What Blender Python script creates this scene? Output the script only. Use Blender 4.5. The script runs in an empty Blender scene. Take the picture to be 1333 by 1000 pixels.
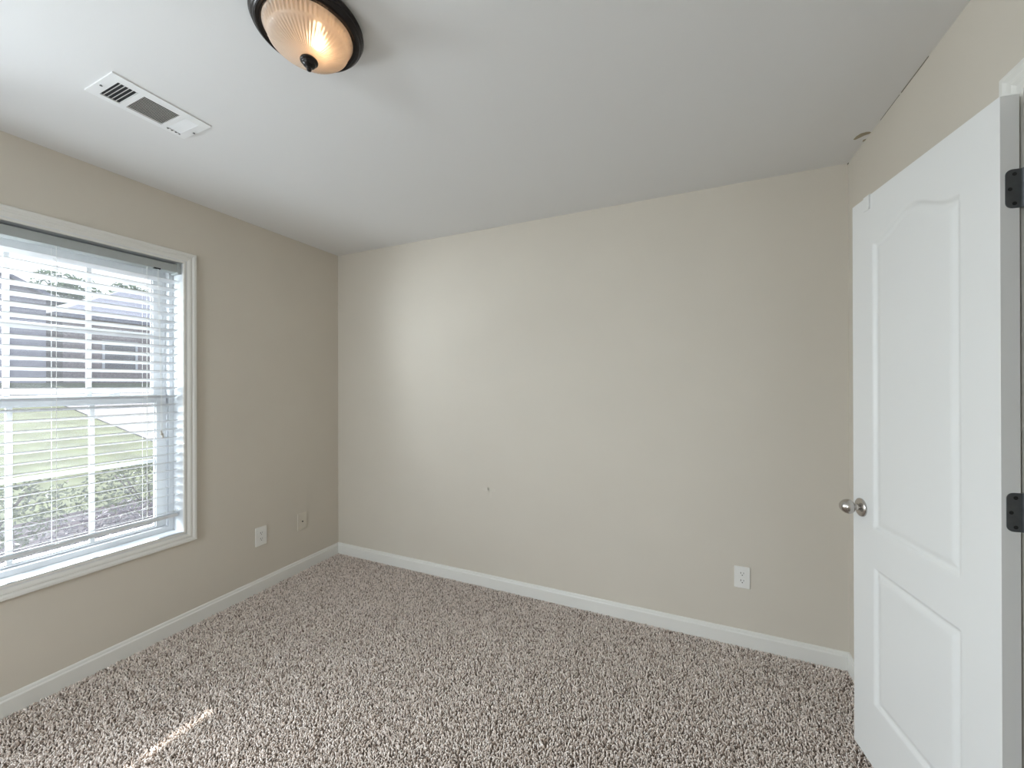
import bpy, bmesh, math, random
import numpy as np
from mathutils import Matrix, Vector

S = bpy.context.scene
C = S.collection
PI = math.pi

# ------------------------------------------------------------------ camera, world, sun, large lights, exposure
F_PX, YAW, PITCH, ROLL, EYE = 507.27, 0.4115, 0.0011, -0.0026, 1.3765
cy, sy = math.cos(YAW), math.sin(YAW)
right = Vector((cy, sy, 0)); fwd = Vector((-sy, cy, 0)); up = Vector((0, 0, 1))
f2 = fwd * math.cos(PITCH) + up * math.sin(PITCH)
u2 = up * math.cos(PITCH) - fwd * math.sin(PITCH)
r3 = right * math.cos(ROLL) + u2 * math.sin(ROLL)
u3 = u2 * math.cos(ROLL) - right * math.sin(ROLL)
cd = bpy.data.cameras.new('camera')
cam = bpy.data.objects.new('camera', cd); C.objects.link(cam)
cd.sensor_fit = 'HORIZONTAL'; cd.sensor_width = 36.0
cd.lens = 36.0 * F_PX / 1333.0
cd.clip_start = 0.02; cd.clip_end = 400
M = Matrix((r3, u3, -f2)).transposed().to_4x4()
M.translation = Vector((0, 0, EYE))
cam.matrix_world = M
S.camera = cam

SUN_DIR = Vector((1, -0.214, -0.745)).normalized()        # the way the sunlight travels


def make_world():
    w = bpy.data.worlds.new('sky'); S.world = w; w.use_nodes = True
    nt = w.node_tree; nt.nodes.clear()
    out = nt.nodes.new('ShaderNodeOutputWorld'); bg = nt.nodes.new('ShaderNodeBackground')
    tc = nt.nodes.new('ShaderNodeTexCoord')
    sep = nt.nodes.new('ShaderNodeSeparateXYZ'); nt.links.new(tc.outputs['Generated'], sep.inputs[0])
    ramp = nt.nodes.new('ShaderNodeValToRGB')
    e = ramp.color_ramp.elements
    e[0].position = 0.0; e[0].color = (0.93, 0.96, 1.0, 1)
    e[1].position = 0.9; e[1].color = (0.42, 0.62, 1.0, 1)
    nt.links.new(sep.outputs['Z'], ramp.inputs[0])
    # the bright haze around the sun
    dot = nt.nodes.new('ShaderNodeVectorMath'); dot.operation = 'DOT_PRODUCT'
    nt.links.new(tc.outputs['Generated'], dot.inputs[0]); dot.inputs[1].default_value = -SUN_DIR
    mx = nt.nodes.new('ShaderNodeMath'); mx.operation = 'MAXIMUM'; mx.inputs[1].default_value = 0
    nt.links.new(dot.outputs['Value'], mx.inputs[0])
    pw = nt.nodes.new('ShaderNodeMath'); pw.operation = 'POWER'; pw.inputs[1].default_value = 6
    nt.links.new(mx.outputs[0], pw.inputs[0])
    ma = nt.nodes.new('ShaderNodeMath'); ma.operation = 'MULTIPLY_ADD'
    ma.inputs[1].default_value = 0.8; ma.inputs[2].default_value = 0.85
    nt.links.new(pw.outputs[0], ma.inputs[0])
    nt.links.new(ramp.outputs[0], bg.inputs['Color']); nt.links.new(ma.outputs[0], bg.inputs['Strength'])
    nt.links.new(bg.outputs[0], out.inputs[0])


make_world()

sd = bpy.data.lights.new('sun', 'SUN'); sd.energy = 9.0; sd.angle = 0.006; sd.color = (1.0, 0.985, 0.96)
sun = bpy.data.objects.new('sun', sd); C.objects.link(sun)
sun.rotation_euler = SUN_DIR.to_track_quat('-Z', 'Y').to_euler()

# added fill lamps that brighten the room: one outside an invented left-wall window,
# one outside an invented window in the wall behind the camera
for energy, loc, facing in ((166.0, (-3.25, -0.285, 1.66), (1, 0, -.42)), (80.0, (-1.60, -2.30, 1.62), (0, 1, -.42))):
    ad = bpy.data.lights.new('fill_daylight', 'AREA'); ad.shape = 'RECTANGLE'; ad.size = 1.0; ad.size_y = 1.4
    ad.energy = energy; ad.color = (0.86, 0.93, 1.0)
    area = bpy.data.objects.new('fill_daylight', ad); C.objects.link(area)
    area.location = loc
    area.rotation_euler = Vector(facing).to_track_quat('-Z', 'Y').to_euler()

S.view_settings.view_transform = 'Standard'
S.view_settings.look = 'None'
S.view_settings.exposure = 0.56
S.view_settings.gamma = 1.0
S.view_settings.use_curve_mapping = False
S.cycles.use_denoising = True
S.cycles.max_bounces = 14
S.cycles.diffuse_bounces = 8
S.cycles.transparent_max_bounces = 24
S.cycles.sample_clamp_indirect = 6.0
S.cycles.caustics_reflective = False
S.cycles.caustics_refractive = False

# ------------------------------------------------------------------ room numbers (metres, camera stands at 0,0)
XL, YB, XR, YF, H, FZ = -2.60, 2.372, 0.737, -1.75, 2.44, -0.012
WT = 0.18


# ------------------------------------------------------------------ materials
def mat(name, col, rough=0.5, metal=0.0, spec=0.5, noise=None, bump=None, coat=0.0):
    m = bpy.data.materials.new(name); m.use_nodes = True
    nt = m.node_tree; b = nt.nodes['Principled BSDF']
    b.inputs['Base Color'].default_value = (*col, 1)
    b.inputs['Roughness'].default_value = rough
    b.inputs['Metallic'].default_value = metal
    b.inputs['Specular IOR Level'].default_value = spec
    b.inputs['Coat Weight'].default_value = coat
    tc = nt.nodes.new('ShaderNodeTexCoord')
    if noise:
        sc, amt = noise
        n = nt.nodes.new('ShaderNodeTexNoise'); n.inputs['Scale'].default_value = sc; n.inputs['Detail'].default_value = 4
        nt.links.new(tc.outputs['Object'], n.inputs['Vector'])
        r = nt.nodes.new('ShaderNodeValToRGB')
        r.color_ramp.elements[0].position = 0.3; r.color_ramp.elements[1].position = 0.7
        r.color_ramp.elements[0].color = (*[c * (1 - amt) for c in col], 1)
        r.color_ramp.elements[1].color = (*[min(1, c * (1 + amt)) for c in col], 1)
        nt.links.new(n.outputs['Fac'], r.inputs[0]); nt.links.new(r.outputs[0], b.inputs['Base Color'])
    if bump:
        sc, st, di = bump
        n = nt.nodes.new('ShaderNodeTexNoise'); n.inputs['Scale'].default_value = sc; n.inputs['Detail'].default_value = 3
        nt.links.new(tc.outputs['Object'], n.inputs['Vector'])
        bp = nt.nodes.new('ShaderNodeBump'); bp.inputs['Strength'].default_value = st; bp.inputs['Distance'].default_value = di
        nt.links.new(n.outputs['Fac'], bp.inputs['Height']); nt.links.new(bp.outputs[0], b.inputs['Normal'])
    return m


M_WALL = mat('wall_paint', (0.60, 0.55, 0.475), 0.62, spec=0.3, noise=(3, 0.012), bump=(260, 0.12, 0.001))
M_CEIL = mat('ceiling_paint', (0.75, 0.745, 0.74), 0.85, spec=0.2, bump=(180, 0.10, 0.001))
M_TRIM = mat('white_trim_paint', (0.72, 0.705, 0.665), 0.38, bump=(60, 0.03, 0.001))
M_DOOR = mat('white_door_paint', (0.73, 0.725, 0.71), 0.42, bump=(90, 0.03, 0.001))
M_VINYL = mat('white_vinyl', (0.66, 0.675, 0.69), 0.35, noise=(8, 0.01))
M_RAIL = mat('blind_rail_shaded', (0.37, 0.39, 0.38), 0.45, noise=(8, 0.01))  # white rail; the shade under the window head is put into this grey
M_BRONZE = mat('dark_bronze', (0.016, 0.012, 0.011), 0.26, metal=0.5, noise=(30, 0.2))
M_NICKEL = mat('satin_nickel', (0.56, 0.53, 0.50), 0.24, metal=1.0, noise=(40, 0.04))
M_PEWTER = mat('dark_pewter', (0.10, 0.105, 0.108), 0.45, metal=0.35, noise=(60, 0.1))
M_BLACK = mat('black_gap', (0.008, 0.008, 0.008), 0.7, noise=(60, 0.1))
M_PLATE = mat('white_plastic', (0.75, 0.735, 0.70), 0.35, noise=(20, 0.01))
M_PLATEWALL = mat('painted_plate', (0.63, 0.575, 0.49), 0.5, noise=(20, 0.015))
M_VENT = mat('vent_white', (0.80, 0.80, 0.80), 0.45, noise=(20, 0.01))
M_VENTLOUVER = mat('vent_louver', (0.55, 0.55, 0.51), 0.5, noise=(30, 0.05))
M_CORD = mat('blind_cord', (0.80, 0.80, 0.78), 0.8, noise=(50, 0.03))
M_TASSEL = mat('tassel_plastic', (0.55, 0.52, 0.47), 0.5, noise=(50, 0.03))
M_SMEAR = mat('tan_paint_smear', (0.36, 0.31, 0.22), 0.7, noise=(60, 0.06))
M_CRACK = mat('crack_dark', (0.20, 0.18, 0.14), 0.8, noise=(60, 0.1))
M_GRASS = mat('lawn_grass', (0.112, 0.122, 0.052), 0.9, spec=0.1, noise=(2.5, 0.30))
M_MULCH = mat('mulch', (0.085, 0.067, 0.075), 0.95, spec=0.1, noise=(14, 0.5), bump=(30, 0.8, 0.03))
M_CONC = mat('driveway_concrete', (0.25, 0.225, 0.218), 0.9, spec=0.2, noise=(3, 0.08))
M_ROAD = mat('street_asphalt', (0.19, 0.19, 0.195), 0.9, spec=0.2, noise=(4, 0.08))
M_ROOF = mat('roof_shingle', (0.20, 0.20, 0.25), 0.9, spec=0.2, noise=(6, 0.15))
M_SIDING = mat('house_siding', (0.27, 0.25, 0.30), 0.8, noise=(4, 0.08))
M_BRICK = mat('house_brick', (0.24, 0.19, 0.19), 0.9, noise=(9, 0.2))
M_HTRIM = mat('house_trim', (0.6, 0.6, 0.62), 0.6, noise=(4, 0.05))
M_HGLASS = mat('house_window_glass', (0.05, 0.06, 0.08), 0.1, noise=(2, 0.2))
M_BARK = mat('bark', (0.10, 0.075, 0.06), 0.9, noise=(20, 0.3))
M_BLOSSOM = mat('pale_blossom', (0.75, 0.68, 0.72), 0.7, noise=(30, 0.1))


def leaf_mat(name, col):
    m = mat(name, col, 0.6, spec=0.3, noise=(3, 0.35))
    nt = m.node_tree; b = nt.nodes['Principled BSDF']; out = nt.nodes['Material Output']
    t = nt.nodes.new('ShaderNodeBsdfTranslucent'); t.inputs[0].default_value = (*[min(1, c * 1.6) for c in col], 1)
    x = nt.nodes.new('ShaderNodeMixShader'); x.inputs[0].default_value = 0.35
    nt.links.new(b.outputs[0], x.inputs[1]); nt.links.new(t.outputs[0], x.inputs[2]); nt.links.new(x.outputs[0], out.inputs[0])
    return m


M_LEAF = leaf_mat('shrub_leaf', (0.055, 0.07, 0.028))
M_LEAFDARK = leaf_mat('plum_leaf', (0.07, 0.056, 0.074))
M_TREELEAF = leaf_mat('tree_leaf', (0.10, 0.14, 0.09))


def slat_mat():
    m = mat('blind_slat', (0.70, 0.71, 0.72), 0.42, noise=(8, 0.008))
    nt = m.node_tree; b = nt.nodes['Principled BSDF']; out = nt.nodes['Material Output']
    t = nt.nodes.new('ShaderNodeBsdfTranslucent'); t.inputs[0].default_value = (0.85, 0.86, 0.86, 1)
    x = nt.nodes.new('ShaderNodeMixShader'); x.inputs[0].default_value = 0.07
    nt.links.new(b.outputs[0], x.inputs[1]); nt.links.new(t.outputs[0], x.inputs[2]); nt.links.new(x.outputs[0], out.inputs[0])
    return m


M_SLAT = slat_mat()


def pane_mat():
    m = bpy.data.materials.new('window_pane'); m.use_nodes = True
    nt = m.node_tree; nt.nodes.clear()
    out = nt.nodes.new('ShaderNodeOutputMaterial')
    tr = nt.nodes.new('ShaderNodeBsdfTransparent'); tr.inputs[0].default_value = (0.95, 0.97, 0.97, 1)
    gl = nt.nodes.new('ShaderNodeBsdfGlossy'); gl.inputs['Roughness'].default_value = 0.02
    du = nt.nodes.new('ShaderNodeBsdfTranslucent'); du.inputs[0].default_value = (0.95, 0.96, 1.0, 1)
    x1 = nt.nodes.new('ShaderNodeMixShader'); x1.inputs[0].default_value = 0.03
    no = nt.nodes.new('ShaderNodeTexNoise'); no.inputs['Scale'].default_value = 4
    mr = nt.nodes.new('ShaderNodeMapRange'); mr.inputs[3].default_value = 0.012; mr.inputs[4].default_value = 0.026   # faint white scatter added to make the view out hazy
    nt.links.new(no.outputs['Fac'], mr.inputs[0])
    x2 = nt.nodes.new('ShaderNodeMixShader')
    nt.links.new(mr.outputs[0], x2.inputs[0])
    nt.links.new(tr.outputs[0], x1.inputs[1]); nt.links.new(gl.outputs[0], x1.inputs[2])
    nt.links.new(x1.outputs[0], x2.inputs[1]); nt.links.new(du.outputs[0], x2.inputs[2])
    nt.links.new(x2.outputs[0], out.inputs[0])
    return m


M_PANE = pane_mat()


def shade_mat():
    m = bpy.data.materials.new('ribbed_lamp_glass'); m.use_nodes = True
    nt = m.node_tree; b = nt.nodes['Principled BSDF']; out = nt.nodes['Material Output']
    b.inputs['Base Color'].default_value = (1.0, 0.86, 0.72, 1)
    b.inputs['Roughness'].default_value = 0.15
    b.inputs['IOR'].default_value = 1.35
    b.inputs['Transmission Weight'].default_value = 1.0
    t = nt.nodes.new('ShaderNodeBsdfTranslucent'); t.inputs[0].default_value = (1.0, 0.84, 0.70, 1)
    d = nt.nodes.new('ShaderNodeBsdfDiffuse'); d.inputs[0].default_value = (0.88, 0.80, 0.71, 1)
    x0 = nt.nodes.new('ShaderNodeMixShader'); x0.inputs[0].default_value = 0.5
    x = nt.nodes.new('ShaderNodeMixShader'); x.inputs[0].default_value = 0.62
    no = nt.nodes.new('ShaderNodeTexNoise'); no.inputs['Scale'].default_value = 20
    bp = nt.nodes.new('ShaderNodeBump'); bp.inputs['Strength'].default_value = 0.02
    nt.links.new(no.outputs['Fac'], bp.inputs['Height']); nt.links.new(bp.outputs[0], b.inputs['Normal'])
    nt.links.new(t.outputs[0], x0.inputs[1]); nt.links.new(d.outputs[0], x0.inputs[2])
    nt.links.new(b.outputs[0], x.inputs[1]); nt.links.new(x0.outputs[0], x.inputs[2]); nt.links.new(x.outputs[0], out.inputs[0])
    return m


M_SHADE = shade_mat()


def emit_mat(name, col, strength):
    m = bpy.data.materials.new(name); m.use_nodes = True
    nt = m.node_tree; nt.nodes.clear()
    out = nt.nodes.new('ShaderNodeOutputMaterial'); e = nt.nodes.new('ShaderNodeEmission')
    e.inputs[0].default_value = (*col, 1); e.inputs[1].default_value = strength
    nt.links.new(e.outputs[0], out.inputs[0])
    return m


M_BULB = emit_mat('lit_bulb', (1.0, 0.76, 0.50), 12.0)


def carpet_mat(island):
    m = bpy.data.materials.new('carpet_yarn' if island else 'carpet_backing'); m.use_nodes = True
    nt = m.node_tree; b = nt.nodes['Principled BSDF']
    b.inputs['Roughness'].default_value = 0.95; b.inputs['Specular IOR Level'].default_value = 0.08
    r = nt.nodes.new('ShaderNodeValToRGB')
    if island:
        g = nt.nodes.new('ShaderNodeNewGeometry'); nt.links.new(g.outputs['Random Per Island'], r.inputs[0])
        e = r.color_ramp.elements
        e[0].position = 0.0; e[0].color = (0.22, 0.165, 0.13, 1)
        e[1].position = 1.0; e[1].color = (0.97, 0.885, 0.825, 1)
        k = e.new(0.22); k.color = (0.65, 0.545, 0.475, 1)
        k = e.new(0.6); k.color = (0.84, 0.74, 0.675, 1)
    else:
        tc = nt.nodes.new('ShaderNodeTexCoord')
        n = nt.nodes.new('ShaderNodeTexNoise'); n.inputs['Scale'].default_value = 180
        nt.links.new(tc.outputs['Object'], n.inputs['Vector']); nt.links.new(n.outputs['Fac'], r.inputs[0])
        e = r.color_ramp.elements
        e[0].position = 0.35; e[0].color = (0.10, 0.08, 0.065, 1)
        e[1].position = 0.7; e[1].color = (0.30, 0.255, 0.22, 1)
    nt.links.new(r.outputs[0], b.inputs['Base Color'])
    return m


M_YARN, M_BACKING = carpet_mat(True), carpet_mat(False)


# ------------------------------------------------------------------ helpers
def obj(name, bm, m, parent=None, smooth=False, bevel=0.0, matrix=None, segs=2):
    if isinstance(bm, bmesh.types.BMesh):
        bmesh.ops.recalc_face_normals(bm, faces=bm.faces)
        me = bpy.data.meshes.new(name); bm.to_mesh(me); bm.free()
    else:
        me = bm; me.name = name
    me.materials.append(m)
    if smooth:
        me.polygons.foreach_set('use_smooth', [True] * len(me.polygons))
    o = bpy.data.objects.new(name, me); C.objects.link(o)
    if parent: o.parent = parent
    if matrix is not None: o.matrix_local = matrix
    if bevel:
        b = o.modifiers.new('bevel', 'BEVEL'); b.width = bevel; b.segments = segs; b.limit_method = 'ANGLE'
        b.angle_limit = math.radians(40)
    return o


def empty(name, loc=(0, 0, 0), rotz=0.0):
    o = bpy.data.objects.new(name, None); C.objects.link(o)
    o.location = loc; o.rotation_euler = (0, 0, rotz); o.empty_display_size = 0.1
    return o


def tag(o, label, cat, group=None, kind=None):
    o['label'] = label; o['category'] = cat
    if group: o['group'] = group
    if kind: o['kind'] = kind
    return o


def box(bm, x0, x1, y0, y1, z0, z1):
    v = [bm.verts.new(p) for p in ((x0, y0, z0), (x1, y0, z0), (x1, y1, z0), (x0, y1, z0),
                                   (x0, y0, z1), (x1, y0, z1), (x1, y1, z1), (x0, y1, z1))]
    for f in ((0, 3, 2, 1), (4, 5, 6, 7), (0, 1, 5, 4), (1, 2, 6, 5), (2, 3, 7, 6), (3, 0, 4, 7)):
        bm.faces.new([v[i] for i in f])
    return bm


def boxes(*bs):
    bm = bmesh.new()
    for b in bs: box(bm, *b)
    return bm


def lathe(profile, n=48, rib=None, close=True):
    """profile: (radius, z) from top to bottom; turns about the z axis."""
    bm = bmesh.new(); rings = []
    for k, (r, z) in enumerate(profile):
        if r < 1e-6:
            rings.append([bm.verts.new((0, 0, z))]); continue
        ring = []
        for i in range(n):
            a = 2 * PI * i / n
            rr = r + (rib(k, r, a) if rib else 0)
            ring.append(bm.verts.new((rr * math.cos(a), rr * math.sin(a), z)))
        rings.append(ring)
    for A, B in zip(rings, rings[1:]):
        for i in range(n):
            j = (i + 1) % n
            if len(A) == 1 and len(B) == 1: continue
            if len(A) == 1: bm.faces.new((A[0], B[i], B[j]))
            elif len(B) == 1: bm.faces.new((A[i], B[0], A[j]))
            else: bm.faces.new((A[i], B[i], B[j], A[j]))
    return bm


def tube(bm, pts, r, n=8):
    rings = []
    pts = [Vector(p) for p in pts]
    for i, p in enumerate(pts):
        d = (pts[min(i + 1, len(pts) - 1)] - pts[max(i - 1, 0)]).normalized()
        a = d.cross(Vector((0, 0, 1)) if abs(d.z) < 0.9 else Vector((1, 0, 0))).normalized(); b = d.cross(a)
        rings.append([bm.verts.new(p + r * (a * math.cos(2 * PI * k / n) + b * math.sin(2 * PI * k / n))) for k in range(n)])
    for A, B in zip(rings, rings[1:]):
        for k in range(n):
            bm.faces.new((A[k], A[(k + 1) % n], B[(k + 1) % n], B[k]))
    bm.faces.new(rings[0]); bm.faces.new(rings[-1][::-1])
    return bm


def rounded_plate(w, h, t, r, n=6, dish=0.0):
    """rounded rectangle in local XZ, front at y = -t, back at y = 0, edges eased by dish."""
    bm = bmesh.new()
    def ring(w, h, r, y):
        out = []
        for cx, cz, a0 in ((w/2 - r, h/2 - r, 0), (-w/2 + r, h/2 - r, PI/2), (-w/2 + r, -h/2 + r, PI), (w/2 - r, -h/2 + r, 1.5*PI)):
            for i in range(n + 1):
                a = a0 + PI / 2 * i / n
                out.append(bm.verts.new((cx + r * math.cos(a), y, cz + r * math.sin(a))))
        return out
    R = [ring(w, h, r, 0), ring(w, h, r, -t + dish)]
    if dish: R.append(ring(w - 2 * dish, h - 2 * dish, max(r - dish, 0.0005), -t))
    for A, B in zip(R, R[1:]):
        for i in range(len(A)):
            j = (i + 1) % len(A); bm.faces.new((A[i], A[j], B[j], B[i]))
    bm.faces.new(R[0]); bm.faces.new(R[-1][::-1])
    return bm


def extrude_profile(profile, p0, p1, out, m0=0, m1=0):
    """profile (o, z) swept from p0 to p1 (xy); out = direction away from the wall; m0, m1 lengthen the ends per unit o (mitres)."""
    bm = bmesh.new(); p0, p1, out = Vector((*p0, 0)), Vector((*p1, 0)), Vector((*out, 0))
    d = (p1 - p0).normalized(); A, B = [], []
    for o, z in profile:
        A.append(bm.verts.new(p0 + out * o - d * (m0 * o) + Vector((0, 0, z))))
        B.append(bm.verts.new(p1 + out * o + d * (m1 * o) + Vector((0, 0, z))))
    n = len(profile)
    for i in range(n):
        j = (i + 1) % n; bm.faces.new((A[i], A[j], B[j], B[i]))
    bm.faces.new(A); bm.faces.new(B[::-1])
    return bm


def casing(corner_fn, profile, closed):
    """corner_fn(o) -> list of corner points (a, b) for offset o; profile (o, h); returns faces in (a, b, h) as a bmesh with x = h."""
    bm = bmesh.new(); rows = []
    for o, h in profile:
        rows.append([bm.verts.new((h, a, b)) for a, b in corner_fn(o)])
    n = len(rows[0]); m = len(rows)
    for i in range(m):
        A, B = rows[i], rows[(i + 1) % m]
        for k in range(n if closed else n - 1):
            l = (k + 1) % n; bm.faces.new((A[k], A[l], B[l], B[k]))
    if not closed:
        bm.faces.new([r[0] for r in rows]); bm.faces.new([r[-1] for r in rows][::-1])
    return bm


CASING_PROFILE = [(0, 0), (0, .009), (.004, .011), (.010, .011), (.013, .0085), (.019, .0095), (.028, .014), (.036, .015),
                  (.039, .0125), (.043, .0135), (.050, .0175), (.060, .0175), (.0635, .015), (.0635, 0)]

# ------------------------------------------------------------------ the room shell
JT = 0.016
WINS = [(0.345, 1.280, 0.545, 2.068), (-0.755, 0.18, 0.545, 2.068)]  # the second opening is invented, to let a fill lamp in


def wall_left():
    bm = bmesh.new(); xa, xb = XL - WT, XL
    ys = [YF - WT]
    for y0, y1, z0, z1 in sorted(WINS): ys += [y0 - JT, y1 + JT]
    ys.append(YB + .1)
    for i in range(0, len(ys), 2): box(bm, xa, xb, ys[i], ys[i + 1], FZ - .1, H + .1)
    for y0, y1, z0, z1 in WINS:
        box(bm, xa, xb, y0 - JT, y1 + JT, FZ - .1, z0 - JT)
        box(bm, xa, xb, y0 - JT, y1 + JT, z1 + JT, H + .1)
    bmesh.ops.remove_doubles(bm, verts=bm.verts, dist=1e-5)
    return bm


tag(obj('wall_left', wall_left(), M_WALL), 'beige painted wall with the window and blind', 'wall', kind='structure')
wall_back = tag(obj('wall_back', boxes((XL, XR, YB, YB + .12, FZ - .1, H + .1)), M_WALL),
                'wide blank beige wall facing the camera', 'wall', kind='structure')
DY0, DY1, DZ1 = 0.690, 1.305, 2.062
wall_right = tag(obj('wall_right', boxes((XR, XR + .115, DY1 + .012, YB + .12, FZ - .1, H + .1), (XR, XR + .115, YF - .1, DY0 - .012, FZ - .1, H + .1),
                                         (XR, XR + .115, DY0 - .012, DY1 + .012, DZ1 + .012, H + .1)), M_WALL),
                 'beige wall behind the open white door', 'wall', kind='structure')
RX0, RX1 = -2.0675, -1.1325  # sides of the added rear opening for the other fill lamp
tag(obj('wall_rear', boxes((XL, RX0 - JT, YF - WT, YF, FZ - .1, H + .1), (RX1 + JT, XR, YF - WT, YF, FZ - .1, H + .1),
                           (RX0 - JT, RX1 + JT, YF - WT, YF, FZ - .1, WINS[0][2] - JT), (RX0 - JT, RX1 + JT, YF - WT, YF, WINS[0][3] + JT, H + .1)), M_WALL), 'beige wall behind the camera', 'wall', kind='structure')
tag(obj('wall_closet', boxes((XR + .75, XR + .85, .2, 1.7, FZ - .1, H + .1), (XR + .115, XR + .75, 1.6, 1.7, FZ - .1, H + .1),
                             (XR + .115, XR + .75, .2, .3, FZ - .1, H + .1), (XR + .115, XR + .85, .2, 1.7, H + .1, H + .2),
                             (XR + .115, XR + .85, .2, 1.7, FZ - .2, FZ - .1)), M_WALL), 'beige wall beyond the doorway', 'wall', kind='structure')
ceiling = tag(obj('ceiling', boxes((XL - WT, XR + .115, YF - WT, YB + .12, H, H + .1)), M_CEIL), 'flat white painted ceiling', 'ceiling', kind='structure')
tag(obj('floor', boxes((XL, XR, YF, YB, FZ - .1, FZ)), M_BACKING), 'taupe carpeted floor of the room', 'floor', kind='structure')

BASE_PROFILE = [(0, FZ), (.014, FZ), (.014, .060), (.0125, .0635), (.0095, .0665), (.0085, .0735), (.0065, .0785), (.003, .0806), (0, .0806)]
tag(obj('baseboard_left', extrude_profile(BASE_PROFILE, (XL, YF), (XL, YB), (1, 0), -1, -1), M_TRIM), 'white baseboard under the window wall', 'baseboard', kind='structure')
tag(obj('baseboard_back', extrude_profile(BASE_PROFILE, (XL, YB), (XR, YB), (0, -1), -1, -1), M_TRIM), 'white baseboard along the wide blank wall', 'baseboard', kind='structure')
tag(obj('baseboard_right', extrude_profile(BASE_PROFILE, (XR, YB), (XR, DY1 + .066), (-1, 0), -1, 0), M_TRIM), 'short white baseboard hidden behind the open door', 'baseboard', kind='structure')

# old paint on the ceiling and cracks along the ceiling line, in the corner above the door
bm = bmesh.new()
def blob(bm, pts, z0, z1):
    a = [bm.verts.new((x, y, z0)) for x, y in pts]; b = [bm.verts.new((x, y, z1)) for x, y in pts]
    bm.faces.new(a); bm.faces.new(b[::-1])
    for i in range(len(a)):
        j = (i + 1) % len(a); bm.faces.new((a[i], a[j], b[j], b[i]))
blob(bm, [(.6865, 2.150), (.690, 2.128), (.700, 2.112), (.716, 2.108), (.729, 2.112), (.7365, 2.120), (.733, 2.127), (.718, 2.134), (.705, 2.147), (.694, 2.155)], H - .0012, H + .001)
blob(bm, [(.727, 2.172), (.7365, 2.166), (.7365, 2.180), (.731, 2.190)], H - .0012, H + .001)
s = obj('paint_smear', bm, M_SMEAR, ceiling); s['label'] = 'tan smear of wall paint'
bm = boxes((XR - .0012, XR + .001, 1.700, 1.872, H - .0036, H + .001), (XR - .0010, XR + .001, 1.885, 2.035, H - .0022, H + .001),
           (XR - .003, XR + .001, 2.362, 2.372, H - .007, H - .002))
s = obj('ceiling_line_crack', bm, M_CRACK, wall_right); s['label'] = 'thin dark crack along the ceiling line'


bm = bmesh.new()
M_SCUFF = mat('scuffed_paint', (0.615, 0.567, 0.493), 0.5, spec=0.3, noise=(40, 0.02))
def scuff(cx, cz, w, h, seed):
    rng = random.Random(seed); n = 22; a, b = [], []
    for i in range(n):
        t = 2 * PI * i / n; k = rng.uniform(.7, 1.15)
        p = (cx + w * k * math.cos(t), cz + h * k * math.sin(t))
        a.append(bm.verts.new((p[0], YB - .0004, p[1]))); b.append(bm.verts.new((p[0], YB + .001, p[1])))
    bm.faces.new(a); bm.faces.new(b[::-1])
    for i in range(n):
        j = (i + 1) % n; bm.faces.new((a[i], a[j], b[j], b[i]))
scuff(-1.204, .660, .055, .012, 3); scuff(-1.213, .676, .010, .020, 4); scuff(-1.196, .625, .009, .026, 5)
s = obj('scuff_mark', bm, M_SCUFF, wall_back); s['label'] = 'faint scuffed patch of paint'


# ------------------------------------------------------------------ windows
def bar_frame(bm, x0, x1, y0, y1, z0, z1, wl, wr, wb, wt):
    box(bm, x0, x1, y0, y0 + wl, z0, z1); box(bm, x0, x1, y1 - wr, y1, z0, z1)
    box(bm, x0, x1, y0 + wl, y1 - wr, z0, z0 + wb); box(bm, x0, x1, y0 + wl, y1 - wr, z1 - wt, z1)


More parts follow.
